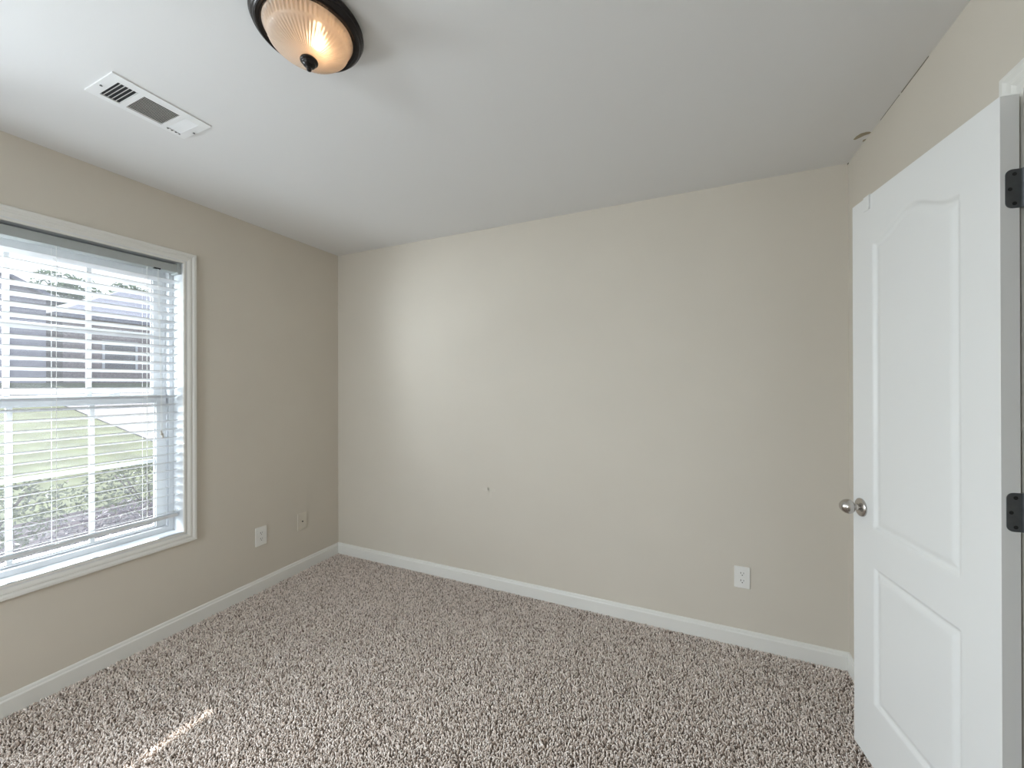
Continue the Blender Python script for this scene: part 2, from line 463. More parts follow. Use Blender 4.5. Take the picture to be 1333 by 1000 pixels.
def make_window(name, y0, y1, z0, z1, label, munt):
    root = tag(empty(name, (XL, (y0 + y1) / 2, z0)), label, 'window', kind='structure')
    inv = Matrix.Translation((-XL, -(y0 + y1) / 2, -z0))
    def part(n, bm, m, parent=None, **k):
        bmesh.ops.transform(bm, matrix=inv, verts=bm.verts)
        return obj(n, bm, m, parent or root, **k)
    bm = casing(lambda o: [(y0 - o, z0 - o), (y1 + o, z0 - o), (y1 + o, z1 + o), (y0 - o, z1 + o)], CASING_PROFILE, True)
    for v in bm.verts: v.co.x += XL
    part('window_casing', bm, M_TRIM)
    xo = XL - WT
    bm = boxes((xo, XL + .009, y0 - JT, y0 - .0005, z0 - JT, z1 + JT), (xo, XL + .009, y1 + .0005, y1 + JT, z0 - JT, z1 + JT),
               (xo, XL + .009, y0 - .0005, y1 + .0005, z0 - JT, z0), (xo, XL + .009, y0 - .0005, y1 + .0005, z1, z1 + JT))
    part('window_jamb', bm, M_VINYL)
    # outer frame in steps
    bm = bmesh.new()
    bar_frame(bm, xo, -2.690, y0, y1, z0, z1, .022, .022, .026, .022)
    bar_frame(bm, xo, -2.722, y0 + .022, y1 - .022, z0 + .026, z1 - .022, .013, .013, .014, .013)
    part('window_frame', bm, M_VINYL, bevel=.0015)
    a, b = y0 + .035, y1 - .035
    zb, zm0, zm1, zt = z0 + .040, 1.285, 1.327, z1 - .035
    def sash(nm, x0, x1, za, zc, wb, wt, muny, munz):
        bm = bmesh.new(); bar_frame(bm, x0, x1, a, b, za, zc, .045, .045, wb, wt)
        bar_frame(bm, x0 + .006, x1 - .006, a + .045, b - .045, za + wb, zc - wt, .006, .006, .006, .006)
        sh = part(nm, bm, M_VINYL, bevel=.002)
        xm = (x0 + x1) / 2
        bm = bmesh.new()
        for y in muny: box(bm, xm - .007, xm + .007, y - .010, y + .010, za + wb, zc - wt)
        for z in munz: box(bm, xm - .0065, xm + .0065, a + .045, b - .045, z - .010, z + .010)
        part('muntin', bm, M_VINYL, sh, bevel=.003)
        part('pane', boxes((xm - .002, xm + .002, a + .040, b - .040, za + wb - .005, zc - wt + .005)), M_PANE, sh)
        return sh
    sash('upper_sash', -2.750, -2.724, zm0, zt, .040, .045, munt, [(zm1 + zt - .045) / 2])
    lo = sash('lower_sash', -2.720, -2.693, zb, zm1, .004, .042, munt, [.957])
    for yy in (y0 + (y1 - y0) * .27, y0 + (y1 - y0) * .73):
        part('sash_lock', boxes((-2.712, -2.694, yy - .025, yy + .025, zm1 + .0005, zm1 + .008), (-2.706, -2.690, yy - .006, yy + .018, zm1 + .008, zm1 + .016)), M_VINYL, lo, bevel=.002)
    return root


make_window('window_1', *WINS[0], 'white double hung window with grilles behind a blind', [.683, .945])
w3 = make_window('added_window_3', WINS[1][0], WINS[1][1], *WINS[1][2:], 'added bare white window for fill light in the wall behind the camera', [-.42, -.155])  # unseen, made up to carry the rear fill lamp
w3.location = ((RX0 + RX1) / 2, YF, WINS[0][2]); w3.rotation_euler = (0, 0, PI / 2)
make_window('added_window_2', *WINS[1], 'added bare white window for fill light, nearer the camera than the blinded one', [-.42, -.155])  # unseen, made up to carry the left fill lamp


# ------------------------------------------------------------------ the blind
def make_blind():
    y0, y1 = .357, 1.268
    xc, zc = -2.645, 1.0
    root = tag(empty('window_blind', (xc, (y0 + y1) / 2, .63)), 'white wide slatted horizontal blind hanging in the window', 'blind')
    inv = Matrix.Translation((-xc, -(y0 + y1) / 2, -.63))
    def part(n, bm, m, parent=None, **k):
        bmesh.ops.transform(bm, matrix=inv, verts=bm.verts)
        return obj(n, bm, m, parent or root, **k)
    lad = [.480, .806, 1.137]
    part('head_rail', boxes((-2.676, -2.612, y0 - .004, y1 + .002, 2.013, 2.057)), M_RAIL, bevel=.002)
    for nm, ya, yb in (('end_bracket', y1 - .006, y1 + .010), ('end_bracket', y0 - .010, y0 + .006)):
        part(nm, boxes((-2.680, -2.6075, ya, yb, 2.006, 2.0675)), M_RAIL, bevel=.0015)
    # slats: wooden-look flat boards with route holes, tilted so that the outer edge hangs lower
    tilt = math.radians(15); n = 29; z_top, step = 1.9615, .0463
    bm = bmesh.new()
    ycuts = [y0]
    for y in lad: ycuts += [y - .009, y + .009]
    ycuts.append(y1)
    xcuts = [-.025, -.0035, .0035, .025]; th = .0028
    for k in range(n):
        z = z_top - k * step
        V = {}
        def vert(i, j, s):
            if (i, j, s) not in V:
                X = xcuts[i]; Z = s * th / 2 + (.0010 * (1 - (X / .025) ** 2))
                V[i, j, s] = bm.verts.new((xc + X * math.cos(tilt) - Z * math.sin(tilt), ycuts[j], z + X * math.sin(tilt) + Z * math.cos(tilt)))
            return V[i, j, s]
        present = lambda i, j: 0 <= i < 3 and 0 <= j < len(ycuts) - 1 and not (i == 1 and j % 2 == 1)
        for i in range(3):
            for j in range(len(ycuts) - 1):
                if not present(i, j): continue
                bm.faces.new((vert(i, j, 1), vert(i + 1, j, 1), vert(i + 1, j + 1, 1), vert(i, j + 1, 1)))
                bm.faces.new((vert(i, j, -1), vert(i, j + 1, -1), vert(i + 1, j + 1, -1), vert(i + 1, j, -1)))
                for di, dj, p, q in ((-1, 0, (i, j), (i, j + 1)), (1, 0, (i + 1, j), (i + 1, j + 1)), (0, -1, (i, j), (i + 1, j)), (0, 1, (i, j + 1), (i + 1, j + 1))):
                    if not present(i + di, j + dj):
                        bm.faces.new((vert(*p, 1), vert(*q, 1), vert(*q, -1), vert(*p, -1)))
    part('slats', bm, M_SLAT)
    # bottom rail
    bm = bmesh.new(); c, s_ = math.cos(math.radians(4)), math.sin(math.radians(4))
    box(bm, -.0255, .0255, y0, y1, -.0085, .0085)
    for v in bm.verts:
        X, Z = v.co.x, v.co.z; v.co.x = xc + X * c - Z * s_; v.co.z = .6425 + X * s_ + Z * c
    br = part('bottom_rail', bm, M_SLAT, bevel=.003)
    for y in lad:
        bm = bmesh.new(); box(bm, xc - .006, xc + .006, y - .007, y + .007, .629, .6335)
        part('cord_plug', bm, M_RAIL, br)
        bm = bmesh.new()
        tube(bm, [(-2.6195, y - .007, 2.013), (-2.6195, y - .007, .652)], .0007, 5)
        tube(bm, [(-2.6705, y - .007, 2.013), (-2.6705, y - .007, .652)], .0007, 5)
        for k in range(n):
            z = z_top - k * step - .0022
            tube(bm, [(-2.6195, y - .007, z + .0066), (-2.6705, y - .007, z - .0066)], .0005, 4)
        part('ladder_cord', bm, M_CORD)
        bm = bmesh.new(); tube(bm, [(xc, y + .001, 2.013), (xc, y + .001, .650)], .0010, 5)
        part('lift_cord', bm, M_CORD)
    part('cord_lock', boxes((-2.624, -2.6112, 1.155, 1.185, 2.0105, 2.0165)), M_BLACK)
    bm = bmesh.new()
    tube(bm, [(-2.6165, 1.173, 2.012), (-2.6145, 1.176, 1.80), (-2.6135, 1.183, 1.45), (-2.6135, 1.187, 1.12)], .0009, 6)
    tube(bm, [(-2.6165, 1.178, 2.012), (-2.6140, 1.181, 1.80), (-2.6130, 1.186, 1.45), (-2.6130, 1.193, 1.105)], .0009, 6)
    pc = part('pull_cord', bm, M_CORD)
    for y, z in ((1.187, 1.118), (1.1935, 1.103)):
        bm = lathe([(0, .012), (.0015, .012), (.0028, .008), (.0045, -.004), (.0062, -.012), (.0055, -.0155), (0, -.016)], 14)
        bmesh.ops.translate(bm, verts=bm.verts, vec=(-2.6128, y, z))
        t = part('tassel', bm, M_TASSEL, pc, smooth=True); t['label'] = 'greyish cord tassel'
    return root


make_blind()


# ------------------------------------------------------------------ the door
HX, HY = .681, 1.288
DU = Vector((.597 - HX, 1.880 - HY, 0)).normalized()
DW, DZ0, DZT, DT = .598, .024, 2.045, .0345
door = tag(empty('door_1', (HX, HY, 0), math.atan2(-DU.y, -DU.x)), 'white moulded two panel door standing open against the wall', 'door', kind='structure')
# local frame: x = -s (s = distance from the hinge edge), y = into the thickness, z = up; the face we see is y = 0


def panel_sd(Sg, Zg, s0, s1, z0, top_fn):
    """signed distance (negative inside) to a panel outline with a shaped top."""
    sx = np.linspace(s0, s1, 90)
    P = [(s0, z) for z in np.linspace(z0, top_fn(s0), 60)] + list(zip(sx, [top_fn(v) for v in sx])) + \
        [(s1, z) for z in np.linspace(top_fn(s1), z0, 60)] + [(v, z0) for v in sx[::-1]]
    P = np.array(P, float)
    best = np.full(Sg.shape, 9.0)
    for i in range(len(P)):
        a, b = P[i], P[(i + 1) % len(P)]; d = b - a; L2 = d @ d
        if L2 < 1e-12: continue
        t = np.clip(((Sg - a[0]) * d[0] + (Zg - a[1]) * d[1]) / L2, 0, 1)
        best = np.minimum(best, np.hypot(Sg - a[0] - t * d[0], Zg - a[1] - t * d[1]))
    top = np.vectorize(top_fn)(Sg)
    inside = (Sg > s0) & (Sg < s1) & (Zg > z0) & (Zg < top)
    return np.where(inside, -best, best)


def arch_top(s):
    t = abs(s - .296) / .168
    return 1.871 + (.056 * .5 * (1 + math.cos(PI * t)) if t < 1 else 0)


def door_slab():
    st = .004
    ss = np.unique(np.concatenate([np.linspace(0, DW, int(DW / st) + 1)]))
    zs = np.linspace(DZ0, DZT, int((DZT - DZ0) / st) + 1)
    Sg, Zg = np.meshgrid(ss, zs, indexing='ij')
    D = np.zeros_like(Sg)
    for sd_ in (panel_sd(Sg, Zg, .114, .477, .868, arch_top), panel_sd(Sg, Zg, .114, .477, .250, lambda s: .731)):
        q = np.clip(-sd_, 0, 1)
        # ovolo down, flat groove, then a slope back up to the raised field
        dep = np.interp(q, [0, .002, .007, .012, .015, .030, .036, 1], [0, .0012, .0062, .0080, .0080, .0030, .0022, .0022])
        D = np.maximum(D, np.where(sd_ < 0, dep, 0))
    nS, nZ = Sg.shape
    front = np.stack([-Sg, D, Zg], -1).reshape(-1, 3)
    back = np.array([(-0, DT, DZ0), (-DW, DT, DZ0), (-DW, DT, DZT), (-0, DT, DZT)])
    verts = np.vstack([front, back])
    idx = np.arange(nS * nZ).reshape(nS, nZ)
    faces = np.stack([idx[:-1, :-1], idx[:-1, 1:], idx[1:, 1:], idx[1:, :-1]], -1).reshape(-1, 4)[:, ::-1].tolist()
    nb = nS * nZ
    faces.append([nb + 0, nb + 3, nb + 2, nb + 1][::-1])
    faces.append(list(idx[0, :]) + [nb + 3, nb + 0]); faces.append((list(idx[-1, :]) + [nb + 2, nb + 1])[::-1])
    faces.append((list(idx[:, 0]) + [nb + 1, nb + 0])[::-1]); faces.append(list(idx[:, -1]) + [nb + 2, nb + 3])
    me = bpy.data.meshes.new('door_slab'); me.from_pydata(verts.tolist(), [], faces); me.update()
    bm = bmesh.new(); bm.from_mesh(me); bpy.data.meshes.remove(me)
    bmesh.ops.recalc_face_normals(bm, faces=bm.faces)
    for f in bm.faces: f.smooth = len(f.verts) == 4 and f.calc_area() < .01
    for e in bm.edges:
        if len(e.link_faces) == 2 and e.calc_face_angle(0) > .9: e.smooth = False
    return bm


slab = obj('door_slab', door_slab(), M_DOOR, door)
# knob: rosette, neck and egg-shaped grip, turned about the door's normal
kn = empty('door_knob'); kn.parent = door; kn.matrix_local = Matrix.Translation((-.546, 0, .921)) @ Matrix.Rotation(PI / 2, 4, 'X')
kn['label'] = 'satin nickel egg shaped knob'
obj('rosette', lathe([(0, 0), (.033, 0), (.0335, .003), (.032, .006), (.027, .009), (.016, .012), (.0135, .0125), (0, .0125)], 40), M_NICKEL, kn, smooth=True)
obj('knob_neck', lathe([(0, .011), (.0125, .011), (.0105, .016), (.0100, .022), (.0125, .027), (0, .027)], 32), M_NICKEL, kn, smooth=True)
obj('knob_grip', lathe([(0, .0255), (.0125, .0255), (.0205, .029), (.0250, .034), (.0265, .040), (.0258, .047), (.0232, .054), (.0190, .060), (.0130, .0652), (.006, .068), (0, .0688)], 40), M_NICKEL, kn, smooth=True)
obj('latch_plate', boxes((-DW - .0006, -DW + .001, .006, .030, .892, .950)), M_NICKEL, door)
for zc in (1.8265, 1.0775, .27):
    h = empty('hinge'); h.parent = door; h.location = (0, 0, zc); h['label'] = 'dark pewter hinge'
    # leaf on the hinge edge: lies in the local YZ plane, rounded towards the face
    bm = rounded_plate(.060, .090, .0016, .013)
    bmesh.ops.bisect_plane(bm, geom=list(bm.verts) + list(bm.edges) + list(bm.faces), plane_co=(.0, 0, 0), plane_no=(1, 0, 0), clear_outer=True)
    bmesh.ops.holes_fill(bm, edges=bm.edges)
    bmesh.ops.transform(bm, matrix=Matrix.Translation((0, .0385, 0)) @ Matrix.Rotation(PI / 2, 4, 'Z'), verts=bm.verts)
    lf = obj('hinge_leaf', bm, M_PEWTER, h)
    for y, z in ((.0245, .0335), (.0165, -.001), (.0245, -.0345)):
        bm = bmesh.new()
        bmesh.ops.create_cone(bm, cap_ends=True, segments=16, radius1=.0042, radius2=.0042, depth=.0012, matrix=Matrix.Translation((.0014, y, z)) @ Matrix.Rotation(PI / 2, 4, 'Y'))
        obj('hinge_screw', bm, M_BLACK, lf)
    bm = bmesh.new()
    bmesh.ops.create_cone(bm, cap_ends=True, segments=16, radius1=.0058, radius2=.0058, depth=.089, matrix=Matrix.Translation((.0045, .0415, 0)))
    obj('hinge_barrel', bm, M_PEWTER, h, smooth=False)

# doorway lining and casing on the right wall
trim = tag(empty('trim_1', (XR, (DY0 + DY1) / 2, 0)), 'white doorway casing half hidden by the open door', 'door casing', kind='structure')
inv = Matrix.Translation((-XR, -(DY0 + DY1) / 2, 0))
bm = casing(lambda o: [(DY0 - o, FZ), (DY0 - o, DZ1 + o), (DY1 + o, DZ1 + o), (DY1 + o, FZ)], [(o, h * .95) for o, h in CASING_PROFILE], False)
for v in bm.verts: v.co.x = XR - v.co.x
bmesh.ops.transform(bm, matrix=inv, verts=bm.verts); obj('door_casing', bm, M_TRIM, trim)
bm = boxes((XR - .0005, XR + .115, DY0 - .012, DY0, FZ, DZ1), (XR - .0005, XR + .115, DY1, DY1 + .012, FZ, DZ1), (XR - .0005, XR + .115, DY0 - .012, DY1 + .012, DZ1, DZ1 + .012),
           (XR + .042, XR + .054, DY0, DY0 + .010, FZ, DZ1), (XR + .042, XR + .054, DY1 - .010, DY1, FZ, DZ1), (XR + .042, XR + .054, DY0, DY1, DZ1 - .010, DZ1))
bmesh.ops.transform(bm, matrix=inv, verts=bm.verts); obj('door_jamb', bm, M_TRIM, trim)

# the small white hanger left over the top of the door
hk = tag(empty('door_hanger', (HX, HY, 0), math.atan2(-DU.y, -DU.x)), 'small white hanger strip hooked over the top of the door', 'hook')
bm = bmesh.new(); box(bm, -.524, -.489, -.0030, -.0004, 1.997, 2.0478); box(bm, -.524, -.489, -.0030, DT + .003, DZT + .0004, DZT + .0028); box(bm, -.524, -.489, DT + .0004, DT + .003, 2.010, DZT + .0028)
obj('strip', bm, M_DOOR, hk, bevel=.0006)
bm = bmesh.new(); box(bm, -.4905, -.4880, -.0052, -.0028, 1.997, 2.044)
obj('strip_rib', bm, M_DOOR, hk, bevel=.0006)


# ------------------------------------------------------------------ outlets and plates
def outlet(loc, rotz, w, h, label):
    root = tag(empty('wall_outlet', loc, rotz), label, 'outlet', group='wall outlets')
    obj('cover_plate', rounded_plate(w, h, .0055, .004, dish=.0022), M_PLATE, root)
    for s in (1, -1):
        bm = rounded_plate(.0335, .0285, .0068, .0125); bmesh.ops.translate(bm, verts=bm.verts, vec=(0, -.0002, s * .0195))
        r = obj('receptacle', bm, M_PLATE, root)
        bm = bmesh.new(); z = s * .0195
        box(bm, -.0078, -.0054, -.0075, -.006, z + .000, z + .0095); box(bm, .0054, .0074, -.0075, -.006, z + .001, z + .0085)
        bmesh.ops.create_cone(bm, cap_ends=True, segments=12, radius1=.0026, radius2=.0026, depth=.0015, matrix=Matrix.Translation((0, -.00675, z - .0065)) @ Matrix.Rotation(PI / 2, 4, 'X'))
        sl = obj('socket_slots', bm, M_BLACK, r); sl['label'] = 'dark socket slots'
    bm = bmesh.new(); bmesh.ops.create_cone(bm, cap_ends=True, segments=12, radius1=.0032, radius2=.0028, depth=.0015, matrix=Matrix.Translation((0, -.006, 0)) @ Matrix.Rotation(PI / 2, 4, 'X'))
    obj('plate_screw', bm, M_PLATE, root)
    return root


outlet((.2875, YB, .3555), 0, .073, .112, 'white power outlet low on the wide blank wall by the door')
outlet((XL, 1.727, .361), PI / 2, .077, .124, 'white power outlet low on the wall beside the window')
jack = tag(empty('cable_plate', (XL, 2.036, .361), PI / 2), 'beige painted cable wall plate with a dark jack near the corner', 'wall plate')
obj('cover_plate', rounded_plate(.076, .124, .0055, .004, dish=.0022), M_PLATEWALL, jack)
bm = lathe([(0, .0055), (.0048, .0055), (.0048, .0075), (.0032, .0078), (.0032, .0125), (.0014, .0125), (0, .012)], 14)
obj('cable_jack', bm, M_BLACK, jack, matrix=Matrix.Rotation(PI / 2, 4, 'X'))
for s in (1, -1):
    bm = bmesh.new(); bmesh.ops.create_cone(bm, cap_ends=True, segments=12, radius1=.003, radius2=.0026, depth=.0012, matrix=Matrix.Translation((0, -.0058, s * .042)) @ Matrix.Rotation(PI / 2, 4, 'X'))
    obj('plate_screw', bm, M_PLATEWALL, jack)


# ------------------------------------------------------------------ ceiling vent
vent = tag(empty('ceiling_vent', (-1.861, .819, H)), 'white three way air register in the ceiling near the window', 'vent')
VX0, VX1, VY0, VY1 = -.099, .097, -.152, .152          # local
A_X0, A_X1 = -.073, .058
secs = [(-.122, -.066), (-.049, .062), (.079, .125)]
bm = bmesh.new()
t0, t1 = -.005, 0.0
ycut = [VY0] + [v for s in secs for v in s] + [VY1]
for i in range(0, len(ycut), 2): box(bm, VX0, VX1, ycut[i], ycut[i + 1], t0, t1)
for a, b in secs: box(bm, VX0, A_X0, a, b, t0, t1); box(bm, A_X1, VX1, a, b, t0, t1)
bmesh.ops.remove_doubles(bm, verts=bm.verts, dist=1e-6)
# eased outer edge lifted off the ceiling a little
obj('vent_plate', bm, M_VENT, vent)
obj('vent_duct', boxes((A_X0 - .004, A_X1 + .004, secs[0][0] - .004, secs[2][1] + .004, -.0006, -.0001)), M_BLACK, vent)
bm = bmesh.new()
def louver(bm, along, a0, a1, c, width, ang, t=.0009, sag=0):
    """thin tilted blade; along = 'x' or 'y'."""
    dz, dc = width * math.sin(ang) / 2, width * math.cos(ang) / 2
    if along == 'x': q = [(a0, c - dc, -.006 - dz), (a1, c - dc, -.006 - dz), (a1, c + dc, -.006 + dz), (a0, c + dc, -.006 + dz)]
    else: q = [(c - dc, a0, -.006 - dz), (c - dc, a1, -.006 - dz), (c + dc, a1, -.006 + dz), (c + dc, a0, -.006 + dz)]
    lo = [bm.verts.new((x, y, z + .003)) for x, y, z in q]; hi = [bm.verts.new((x, y, z + .003 + t)) for x, y, z in q]
    bm.faces.new(lo); bm.faces.new(hi[::-1])
    for i in range(4):
        j = (i + 1) % 4; bm.faces.new((lo[i], lo[j], hi[j], hi[i]))
for k in range(5): louver(bm, 'x', A_X0, A_X1, -.1125 + k * .0112, .0065, math.radians(38))
obj('near_louvers', bm, M_VENT, vent)
bm = bmesh.new()
for k in range(13): louver(bm, 'y', secs[1][0], secs[1][1], A_X0 + .006 + k * .0101, .0102, math.radians(-20))
obj('middle_louvers', bm, M_VENTLOUVER, vent)
bm = bmesh.new()
for k in range(5): louver(bm, 'x', A_X0, A_X1, .083 + k * .0095, .0098, math.radians(-22))
obj('far_louvers', bm, M_VENT, vent)
bm = bmesh.new()
for k in range(4): box(bm, A_X0 - .004, A_X0 + .001, .0815 + k * .0135, .0865 + k * .0135, -.0068, -.0058)
obj('rivet_slots', bm, M_BLACK, vent)
for x, y in ((-.012, .145), (-.012, -.140)):
    bm = bmesh.new(); bmesh.ops.create_cone(bm, cap_ends=True, segments=12, radius1=.0042, radius2=.0030, depth=.002, matrix=Matrix.Translation((x, y, -.0068)))
    obj('vent_screw', bm, M_PEWTER, vent)

# ------------------------------------------------------------------ ceiling light
lamp = tag(empty('ceiling_light', (-1.003, .812, H)), 'round dark bronze flush ceiling light with a ribbed glowing glass bowl', 'ceiling light')
obj('lamp_pan', lathe([(0, 0), (.138, 0), (.146, -.003), (.150, -.010), (.1505, -.016), (.147, -.021), (.1455, -.022), (.1465, -.025), (.144, -.029), (.1405, -.030),
                       (.1400, -.0335), (.136, -.037), (.1300, -.0385), (.1285, -.0365), (.1240, -.0375), (.1210, -.0365), (.1205, -.031), (.118, -.022), (.10, -.014), (0, -.014)], 96), M_BRONZE, lamp, smooth=True)
gp = [(.1185, -.0320), (.1195, -.0345), (.1180, -.0365), (.1140, -.0385), (.1120, -.0420), (.1095, -.0490), (.1080, -.0560), (.1075, -.0600), (.1060, -.0640), (.1020, -.0680),
      (.0930, -.0740), (.0780, -.0825), (.0600, -.0905), (.0420, -.0970), (.0250, -.1015), (.0100, -.1040)]
inn = [(max(r - .0035, .004), z + .003) for r, z in gp[::-1]]
def rib(k, r, a):
    if k < len(gp):
        w = (0 if k < 3 or 7 <= k <= 9 else 1) * min(1, max(0, (r - .02) / .03)); return .0021 * w * math.cos(60 * a)
    return 0
bm = lathe(gp + inn + [gp[0]], 384, rib); bmesh.ops.remove_doubles(bm, verts=bm.verts, dist=1e-6)
obj('lamp_bowl', bm, M_SHADE, lamp, smooth=True)
fin = obj('finial', lathe([(0, -.098), (.0180, -.1035), (.0235, -.1085), (.0245, -.1115), (.0235, -.1145), (.0200, -.1165), (.0180, -.1170), (.0185, -.1195), (.0160, -.1245), (.0110, -.1280), (.0075, -.1295), (.0062, -.1320), (.0070, -.1350), (.0060, -.1385), (.0030, -.1405), (0, -.1410)], 36), M_BRONZE, lamp, smooth=True)
for bx, by in ((.034, .004),):
    bm = bmesh.new(); bmesh.ops.create_uvsphere(bm, u_segments=20, v_segments=12, radius=.024, matrix=Matrix.Translation((bx, by, -.060)))
    bmesh.ops.create_cone(bm, cap_ends=True, segments=16, radius1=.013, radius2=.012, depth=.030, matrix=Matrix.Translation((bx, by, -.028)))
    obj('bulb', bm, M_BULB, lamp, smooth=True)


# ------------------------------------------------------------------ carpet pile
def carpet():
    rng = np.random.default_rng(7)
    sp = .0072
    xs = np.arange(XL + .003, XR - .003, sp); ys = np.arange(-.9, YB - .003, sp)
    X, Y = np.meshgrid(xs, ys); X = X.ravel(); Y = Y.ravel()
    X = X + rng.uniform(-.0034, .0034, X.size); Y = Y + rng.uniform(-.0034, .0034, Y.size)
    keep = (X * fwd.x + Y * fwd.y > .95) & (X > XL + .012) & (X < XR - .012) & (Y < YB - .012)
    X, Y = X[keep], Y[keep]; n = X.size
    ph = rng.uniform(0, 2 * PI, n)
    # locks of yarn lean together in patches
    lean = rng.uniform(.0015, .0062, n); hgt = rng.uniform(.0085, .0130, n)
    px, py = np.cos(ph), np.sin(ph)
    tw = rng.uniform(-1.3, 1.3, n)
    qx, qy = np.cos(ph + tw), np.sin(ph + tw)
    r0 = rng.uniform(.0022, .0030, n)
    cx = [X, X + px * lean * .45, X + px * lean * .8 + qx * lean * .5]
    cyy = [Y, Y + py * lean * .45, Y + py * lean * .8 + qy * lean * .5]
    cz = [np.full(n, FZ - .001), FZ + hgt * .55, FZ + hgt * .92]
    rad = [r0 * .8, r0 * 1.15, r0 * .85]
    V = np.zeros((n, 13, 3), np.float32)
    for k in range(3):
        for c in range(4):
            a = ph + c * PI / 2 + k * .6
            V[:, k * 4 + c, 0] = cx[k] + rad[k] * np.cos(a); V[:, k * 4 + c, 1] = cyy[k] + rad[k] * np.sin(a); V[:, k * 4 + c, 2] = cz[k]
    V[:, 12, 0] = cx[2] + qx * lean * .25; V[:, 12, 1] = cyy[2] + qy * lean * .25; V[:, 12, 2] = FZ + hgt + .0006
    quads = []
    for k in range(2):
        for c in range(4):
            d = (c + 1) % 4; quads.append([k * 4 + c, k * 4 + d, k * 4 + 4 + d, k * 4 + 4 + c])
    tris = [[8 + c, 8 + (c + 1) % 4, 12] for c in range(4)]
    one = np.array([i for q in quads for i in q] + [i for t in tris for i in t], np.int64)
    loops = (np.arange(n)[:, None] * 13 + one[None, :]).ravel().astype(np.int32)
    sizes = np.tile(np.array([4] * 8 + [3] * 4, np.int32), n)
    starts = np.concatenate([[0], np.cumsum(sizes)[:-1]]).astype(np.int32)
    me = bpy.data.meshes.new('carpet_pile')
    me.vertices.add(n * 13); me.vertices.foreach_set('co', V.ravel())
    me.loops.add(loops.size); me.loops.foreach_set('vertex_index', loops)
    me.polygons.add(sizes.size); me.polygons.foreach_set('loop_start', starts)
    me.polygons.foreach_set('use_smooth', np.ones(sizes.size, bool))
    me.update(calc_edges=True)
    return me


tag(obj('carpet_pile', carpet(), M_YARN), 'speckled taupe frieze carpet covering the whole floor', 'carpet', kind='stuff')


# ------------------------------------------------------------------ outside the window
def ground_z(D):
    return float(np.interp(D, [0, 14, 20.5, 25, 40, 90], [-.30, 1.10, 1.27, 1.50, 1.7, 1.9]))


def ground_strip(D0, D1, y0, y1, lift, nD=24, thick=.25, skew=0.0):
    bm = bmesh.new(); rows = []
    for i in range(nD + 1):
        D = D0 + (D1 - D0) * i / nD; x = XL - WT - D; z = ground_z(D) + lift; k = skew * D
        rows.append([bm.verts.new((x, y0 + k, z)), bm.verts.new((x, y1 + k, z)), bm.verts.new((x, y1 + k, z - thick)), bm.verts.new((x, y0 + k, z - thick))])
    for A, B in zip(rows, rows[1:]):
        for k in range(4): bm.faces.new((A[k], A[(k + 1) % 4], B[(k + 1) % 4], B[k]))
    bm.faces.new(rows[0]); bm.faces.new(rows[-1][::-1])
    return bm


tag(obj('lawn', ground_strip(0.0, 60, -30, 60, 0, 60), M_GRASS), 'green lawn rising from the window to the street and beyond it', 'lawn', kind='structure')
tag(obj('mulch_bed', ground_strip(.02, 3.1, -3, 5.5, .03, 8), M_MULCH), 'dark mulch planting bed below the window', 'flower bed', kind='structure')
tag(obj('street', ground_strip(14, 20.0, -30, 60, .03, 8), M_ROAD), 'pale sunlit street across the lawn', 'street', kind='structure')
tag(obj('driveway', ground_strip(3.6, 14.0, 3.35, 7.4, .02, 14, skew=.10), M_CONC), 'pale concrete driveway crossing the lawn to the street', 'driveway', kind='structure')


def leaf_cloud(n, fn, size, seed, flat=.0):
    rng = random.Random(seed); bm = bmesh.new()
    for i in range(n):
        p = Vector(fn(rng)); a = rng.uniform(0, 2 * PI); b = rng.uniform(-1.0, 1.0)
        d = Vector((math.cos(a) * math.cos(b), math.sin(a) * math.cos(b), math.sin(b)))
        s = d.cross(Vector((rng.uniform(-1, 1), rng.uniform(-1, 1), rng.uniform(-1, 1)))).normalized()
        L = size * rng.uniform(.7, 1.3); W = L * .42; nn = d.cross(s) * (L * .12)
        v = [bm.verts.new(q) for q in (p - d * L / 2, p + s * W / 2 + nn, p + d * L / 2, p - s * W / 2 + nn)]
        bm.faces.new(v)
    return bm


def shrub(x, y, rad, h, label, m, seed, blossoms=0, size=.05):
    g = ground_z(XL - WT - x) + .03
    root = tag(empty('shrub', (x, y, g)), label, 'shrub', group='shrubs below the window')
    bm = bmesh.new(); rng = random.Random(seed)
    for k in range(7):
        a = k * 2 * PI / 7 + rng.uniform(-.3, .3)
        tube(bm, [(0, 0, -.05), (math.cos(a) * rad * .25, math.sin(a) * rad * .25, h * .4), (math.cos(a) * rad * .55, math.sin(a) * rad * .55, h * .8)], .008, 5)
    obj('stems', bm, M_BARK, root)
    def pos(r):
        while True:
            u, v, w = r.uniform(-1, 1), r.uniform(-1, 1), r.uniform(-1, 1)
            q = u * u + v * v + w * w
            if .25 < q < 1: break
        bumpy = 1 + .12 * math.sin(5 * u + seed) * math.cos(4 * v)
        return (u * rad * bumpy, v * rad * bumpy, h * .55 + w * h * .45 * bumpy)
    obj('foliage', leaf_cloud(1500, pos, size, seed), m, root)
    if blossoms: obj('blossoms', leaf_cloud(blossoms, lambda r: tuple(c * 1.03 for c in pos(r)), size * .55, seed + 50), M_BLOSSOM, root)
    return root


